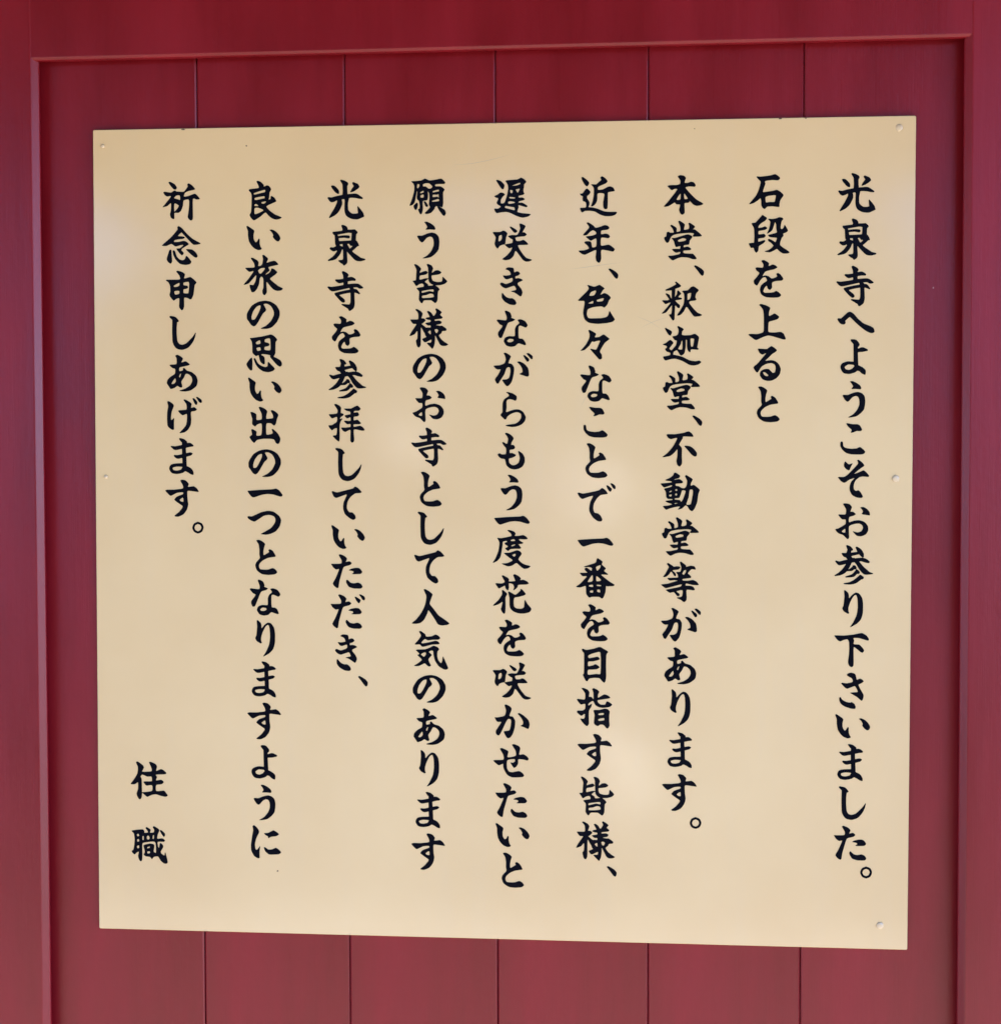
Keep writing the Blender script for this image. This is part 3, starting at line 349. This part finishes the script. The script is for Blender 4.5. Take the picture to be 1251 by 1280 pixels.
def glare_rock(x, y, z, sx, sy, sz, label):  # unseen pale stones added to mirror as soft glare spots on the board
    bm = bmesh.new(); bmesh.ops.create_icosphere(bm, subdivisions=3, radius=1)
    ph = random.uniform(0, 9)
    for v in bm.verts:
        k = 1 + .14*math.sin(3*v.co.x+ph)*math.cos(2.3*v.co.z+ph) + random.uniform(-.03, .03); v.co = Vector((v.co.x*sx, v.co.y*sy, v.co.z*sz))*k
    me = bpy.data.meshes.new('glare_rock'); bm.to_mesh(me); bm.free()
    o = link('glare_rock', me, None, M_GLARE); o.location = (x, y, z); o['label'] = label; o['category'] = 'glare_rock'; o['group'] = 'pale stones added on the slope for glare on the board'
M_GLARE = mat('pale_glare_stone', (.74, .73, .71), .9, .2, lambda t, b: (t.links.new(ramp(t, noise(t, stretch(t, 1, 1, 1), 14, 6, .6), (.3, (.66, .65, .62)), (.7, (.80, .79, .77))), b.inputs['Base Color']), bump(t, b, noise(t, None, 9, 6, .6), .02, .7)))
glare_rock(.09, -3.40, .45, .19, .17, .20, 'lowest and widest added glare stone at the foot of the slope')
glare_rock(.01, -3.95, 1.46, .20, .2, .17, 'added glare stone halfway up the slope right above the lowest one')
glare_rock(-.74, -4.09, 1.66, .13, .15, .14, 'small added glare stone highest up the slope, left of the others')

# ---------------------------------------------------------------- the red wall
TILT = R(-.22)                                                    # the sign hangs a hair out of plumb with the boards
wall = thing('board_wall', 'red painted timber wall with raised rounded frame around the cream notice', 'wall', (0, .03, 0))
Rt = Matrix.Rotation(TILT, 4, 'Y')
def wl(name, me, m=M_RED, x=0, y=0, z=1.5):
    # place a part given in coordinates relative to (0, 0, 1.5) on the tilted wall
    o = link(name, me, wall, m)
    o.matrix_local = Matrix.Translation((0, -.03, 1.5)) @ Rt @ Matrix.Translation((x, y, z-1.5))
    return o
FLOOR, FRONT = .005, -.0165
Z0, Z1 = -1.38, .5285                                             # planks, relative to z = 1.5
PITCH, XC = .1665, .0014
def plank_mesh(wd, ch, gap):
    h = wd/2 - gap/2
    prof = [(-h, .016), (-h, ch), (-h+ch*1.1, 0), (h-ch*1.1, 0), (h, ch), (h, .016)]
    prof = [(x, y + FLOOR) for x, y in prof]
    return extrude_profile('plank', prof, Z0, Z1+.01)
PM = {}
def add_planks(xl, xr, xs):
    edges = [xl] + xs + [xr]
    for a, b in zip(edges[:-1], edges[1:]):
        key = round(b-a, 4)
        if key not in PM: PM[key] = plank_mesh(b-a, .0014, .0008)
        o = link('plank', PM[key], wall)
        if not PM[key].materials: PM[key].materials.append(M_RED)
        o.matrix_local = (Matrix.Translation((0, -.03, 1.5)) @ Rt @
                          Matrix.Translation(((a+b)/2, random.uniform(-.00025, .00025), 0)) @ Matrix.Rotation(random.uniform(-.0012, .0012), 4, 'Z'))
XL, XR = -.5053, .4990
seams = [XC + PITCH*k for k in (-2, -1, 0, 1, 2)]
add_planks(XL-.0135, XR+.0135, seams)
BAY = XR - XL + .13
for s in (-1, 1):
    for k in range(1, 3):
        add_planks(XL-.0135+s*k*BAY, XR+.0135+s*k*BAY, [q+s*k*BAY for q in seams])
# stiles: run the full height, soft chamfers on both front arrises
SW = .13
LIP = FRONT + .0088
def bevelled(pts, which, c, e=.0012):
    # flat chamfer c on the listed corners, both its arrises eased by e
    out = []; flag = {}
    for i, p in enumerate(pts):
        if i in which:
            p = Vector(p); cc = which[i] if isinstance(which, dict) else c
            for q in (pts[i-1], pts[(i+1) % len(pts)]):
                flag[len(out)] = e; out.append(tuple(p + (Vector(q)-p).normalized()*cc))
        else: out.append(p)
    return rounded(out, flag, 0, 3)
def stile(xa, xb):
    # each edge is a lip: boards run into a rebate added for its dark shade
    prof = [(xa+.014, .03), (xa+.014, LIP), (xa, LIP), (xa, FRONT), (xb, FRONT), (xb, LIP), (xb-.014, LIP), (xb-.014, .03)]
    me = extrude_profile('stile', bevelled(prof, {3: .0068, 4: .0068}, 0), -1.49, 1.0)
    return wl('stile', me)
for k in range(-2, 4):
    xb = XL + k*BAY; stile(xb-SW, xb)
# rails butt between the stiles, half a millimetre lower than their faces
def rail(xa, xb, za, zb, low=True):  # undercut lip at the bottom added for a dark band beneath
    prof = [(.03, zb), (FRONT+.0006, zb), (FRONT+.0006, za)] + ([(LIP, za), (LIP, za+.014), (.03, za+.014)] if low else [(.03, za)])
    prof = bevelled(prof, {1: .003, 2: .0028} if low else {1: .0028, 2: .003}, 0, .0009)
    n = len(prof)
    v = [(xa, y, z) for y, z in prof] + [(xb, y, z) for y, z in prof]
    f = [tuple(range(n)), tuple(range(n, 2*n))] + [(i, (i+1) % n, n+(i+1) % n, n+i) for i in range(n)]
    return wl('rail', mesh('rail', v, f))
for k in range(-2, 3):
    a, b = XL+k*BAY, XR+k*BAY
    rail(a-.0064, b+.0064, .5255, .63)
    rail(a-.0064, b+.0064, -1.49, -1.28, False)
# boarding behind the planks closes the joints
bk = [(x, y, z) for z in (-1.49, .70) for x, y in ((-3.3, .0213), (3.3, .0213), (3.3, .05), (-3.3, .05))]
wl('backing_board', mesh('backing_board', bk, [(0, 1, 2, 3), (4, 5, 6, 7), (0, 1, 5, 4), (1, 2, 6, 5), (2, 3, 7, 6), (3, 0, 4, 7)]))
# unseen beam added over the frame to deepen the shade at its top
hb = [(x, y, z) for z in (.625, .84) for x, y in ((-3.4, -.15), (3.4, -.15), (3.4, .10), (-3.4, .10))]
wl('shade_beam', mesh('shade_beam', hb, [(0, 1, 2, 3), (4, 5, 6, 7), (0, 1, 5, 4), (1, 2, 6, 5), (2, 3, 7, 6), (3, 0, 4, 7)]))

# ---------------------------------------------------------------- unseen overhang added above the wall to shade its top
shade_eave = thing('shade_eave', 'unseen dark timber overhang added to shade the top of the red wall', 'roof', (0, 0, 2.22))
def boxm(name, x0, x1, y0, y1, z0, z1):
    v = [(x, y, z) for z in (z0, z1) for y in (y0, y1) for x in (x0, x1)]
    return mesh(name, v, [(0, 1, 3, 2), (4, 5, 7, 6), (0, 1, 5, 4), (2, 3, 7, 6), (0, 2, 6, 4), (1, 3, 7, 5)])
link('shade_eave_board', boxm('shade_eave_board', -9, 1.2, -2.4, 1.5, .14, .18), shade_eave, M_WOOD)
rm = boxm('shade_eave_rafter', -.03, .03, -2.4+.04, 1.4, .03, .137)
rm.materials.append(M_WOOD)
for k in range(-23, int(1.2/.38)):
    o = link('shade_eave_rafter', rm, shade_eave); o.location = (k*.38, 0, 0)

# ---------------------------------------------------------------- the notice board
board = thing('notice_board', 'square cream notice board with black vertical Japanese text on the red wall', 'sign', (0, .003, 1.05))
def bl(o, x=0, y=0, z=0): o.location = (x, y-.003, z-1.05); return o
TH = .0028
def panel_mesh():
    h, c, r = .45, .0006, .0015
    def ring(hh, rr, y):
        out = []
        for q, (sx, sz) in enumerate(((1, 1), (-1, 1), (-1, -1), (1, -1))):
            for k in range(4):
                a = math.pi/2*(q + k/3); out.append((sx*(hh-rr) + rr*math.cos(a), y, sz*(hh-rr) + rr*math.sin(a)))
        return out
    R0, R1, R2 = ring(h-c, r, 0), ring(h, r, c), ring(h, r, TH)
    n = len(R0); v = R0 + R1 + R2
    f = [tuple(range(n)), tuple(range(2*n, 3*n))]
    for a in (0, n): f += [(a+i, a+(i+1) % n, a+n+(i+1) % n, a+n+i) for i in range(n)]
    return mesh('panel', v, f)
bl(link('panel', panel_mesh(), board, M_BOARD), 0, 0, 1.5)
# photo pixel -> metres on the board's face (its four corners fix the map)
def homography(src, dst):
    A = []
    for (x, y), (u, v) in zip(src, dst):
        A += [[x, y, 1, 0, 0, 0, -u*x, -u*y, -u], [0, 0, 0, x, y, 1, -v*x, -v*y, -v]]
    return np.linalg.svd(np.array(A, float))[2][-1].reshape(3, 3)
HB = homography([(116, 162), (1145, 144), (1134, 1188), (124, 1161)], [(-.45, 1.95), (.45, 1.95), (.45, 1.05), (-.45, 1.05)])
def to_board(P):
    P = np.atleast_2d(np.array(P, float)); q = np.c_[P, np.ones(len(P))] @ HB.T
    return q[:, :2]/q[:, 2:]
INK_T = .00022
def letter_mesh(ch, loops, y0=-.00002, y1=-INK_T):
    V, E = [], []
    for L in loops:
        n0 = len(V); V += [Vector(p) for p in L]; E += [(n0+i, n0+(i+1) % len(L)) for i in range(len(L))]
    vs, es, fs, *_ = delaunay_2d_cdt(V, E, [], 0, 1e-7)
    segs = [(np.array(L), np.roll(np.array(L), -1, 0)) for L in loops]
    def inside(x, y):
        c = False
        for A, B in segs:
            m = ((A[:, 1] > y) != (B[:, 1] > y)); a, b = A[m], B[m]
            c ^= bool(np.sum(x < (b[:, 0]-a[:, 0])*(y-a[:, 1])/(b[:, 1]-a[:, 1]) + a[:, 0]) & 1)
        return c
    keep = [f for f in fs if inside(sum(vs[i][0] for i in f)/len(f), sum(vs[i][1] for i in f)/len(f))]
    n = len(vs)
    verts = [(v[0], y1, v[1]) for v in vs] + [(v[0], y0, v[1]) for v in vs]
    cnt = {}
    for f in keep:
        for i in range(len(f)):
            e = (f[i], f[(i+1) % len(f)]); cnt[e] = 1
    faces = [tuple(f) for f in keep]
    for a, b in cnt:
        if (b, a) not in cnt: faces.append((a, b, b+n, a+n))
    me = bpy.data.meshes.new('character'); me.from_pydata(verts, [], faces)
    bm = bmesh.new(); bm.from_mesh(me); bmesh.ops.delete(bm, geom=[v for v in bm.verts if not v.link_faces], context='VERTS')
    bmesh.ops.recalc_face_normals(bm, faces=bm.faces)
    # outward means towards the viewer (-y)
    fr = max(bm.faces, key=lambda f: f.calc_area())
    if fr.normal.y > 0: bmesh.ops.reverse_faces(bm, faces=bm.faces)
    bm.to_mesh(me); bm.free(); me.materials.append(M_INK)
    return me
SRC, LM = {}, {}
for ch in {t.partition(':')[0] for c in TX for t in c.split()}:
    loops = glyph_loops(GL[ch]); A = np.vstack(loops)
    lo, hi = A.min(0), A.max(0); ctr = (lo+hi)/2
    Lb = [to_board(L) for L in loops]; cb = to_board(ctr)[0]
    SRC[ch] = (lo, hi, cb); LM[ch] = letter_mesh(ch, [L-cb for L in Lb])
def size_at(p, d=20.0):
    a, b = to_board([(p[0]-d, p[1]), (p[0]+d, p[1])]); return np.hypot(*(b-a))/(2*d)
for coln in TX:
    for tok in coln.split():
        ch, _, r = tok.partition(':'); lo, hi, cb = SRC[ch]; s = 1.0; pos = cb
        if r:
            q = list(map(float, r.split(','))); k = q[2] or 10.667
            L, T, Rr, B = q[0]+q[3]/k, q[1]+q[4]/k, q[0]+q[5]/k, q[1]+q[6]/k
            ctr = ((L+Rr)/2, (T+B)/2); pos = to_board(ctr)[0]
            s = ((Rr-L)+(B-T))/((hi-lo).sum())*size_at(ctr)/size_at((lo+hi)/2)
        o = link('character', LM[ch], board); bl(o, pos[0], 0, pos[1]); o.scale = (s, 1, s)
# domed nail heads, painted over with the board
def dome(name, rr, h, m):
    v = [(0, -h, 0)]; f = []; n = 20
    for j in range(1, 6):
        a = math.pi/2*j/5
        v += [(rr*math.sin(a)*math.cos(2*math.pi*i/n), -h*math.cos(a), rr*math.sin(a)*math.sin(2*math.pi*i/n)) for i in range(n)]
    f += [(0, 1+i, 1+(i+1) % n) for i in range(n)]
    for j in range(4): f += [(1+j*n+i, 1+j*n+(i+1) % n, 1+(j+1)*n+(i+1) % n, 1+(j+1)*n+i) for i in range(n)]
    f.append(tuple(range(1+4*n, 1+5*n)))
    me = mesh(name, v, f, True); me.materials.append(m); return me
nm, ns = dome('nail', .0040, .0014, M_NAIL), dome('nail', .0024, .0016, M_NAIL)
for px, py, me, ax in ((1123.5, 159.5, nm, .5), (1119.5, 598.5, nm, 0), (1100, 1157.5, nm, -1), (128.5, 182.5, ns, 0), (132.5, 596, ns, 0)):
    p = to_board((px, py))[0]; o = link('nail', me, board); bl(o, p[0], -.00001, p[1]); o.rotation_euler = (R(random.uniform(-6, 6)), ax*.1, R(random.uniform(-8, 8)))
# hairline scratches: shallow ribbons following the photograph's curves
def ribbon(pts, wd, name='scratch', m=None, th=.00006):
    P = spline(to_board(pts), 5); v = []; f = []
    for i, p in enumerate(P):
        d = P[min(i+1, len(P)-1)] - P[max(i-1, 0)]; nrm = np.array((-d[1], d[0]))/max(np.hypot(*d), 1e-9)
        k = wd/2*max(.15, math.sin(math.pi*(i+.5)/len(P)))
        for sgn in (-1, 1):
            q = p + nrm*k*sgn; v.append((q[0], -th, q[1]))
        v.append((p[0], -.00001, p[1]))
    for i in range(len(P)-1): a = 3*i; f += [(a, a+1, a+4, a+3)]
    o = link(name, mesh(name, v, f), board, m or M_SCR); bl(o, 0, 0, 0)
for pts, wd in (([(566, 206), (590, 204), (615, 199), (637, 193)], .0004),
                ([(714, 336), (730, 334), (752, 331), (776, 328)], .0004),
                ([(800, 410), (812, 404), (822, 400), (834, 396)], .0003),
                ([(727, 507), (730, 500), (736, 492)], .0003),
                ([(795, 395), (812, 402), (826, 411)], .0003)):
    ribbon(pts, wd)
# dark nicks on the top edge and a few dark specks
def speck(px, py, a, b):
    p = to_board((px, py))[0]; n = 9
    v = [(p[0]+a*math.cos(2*math.pi*i/n)*random.uniform(.7, 1.2), -.00012, p[1]+b*math.sin(2*math.pi*i/n)*random.uniform(.7, 1.2)) for i in range(n)]
    v += [(x, -.00001, z) for x, _, z in v]
    f = [tuple(range(n))] + [(i, (i+1) % n, n+(i+1) % n, n+i) for i in range(n)]
    bl(link('stain', mesh('stain', v, f), board, M_DIRT), 0, 0, 0)
for s in ((229, 161.5, .0022, .0009), (975, 148, .0018, .0008), (1007, 147.5, .0010, .0006), (308, 182, .0009, .0009), (347, 1089, .0010, .0009), (868, 160.5, .0006, .0006)):
    speck(*s)
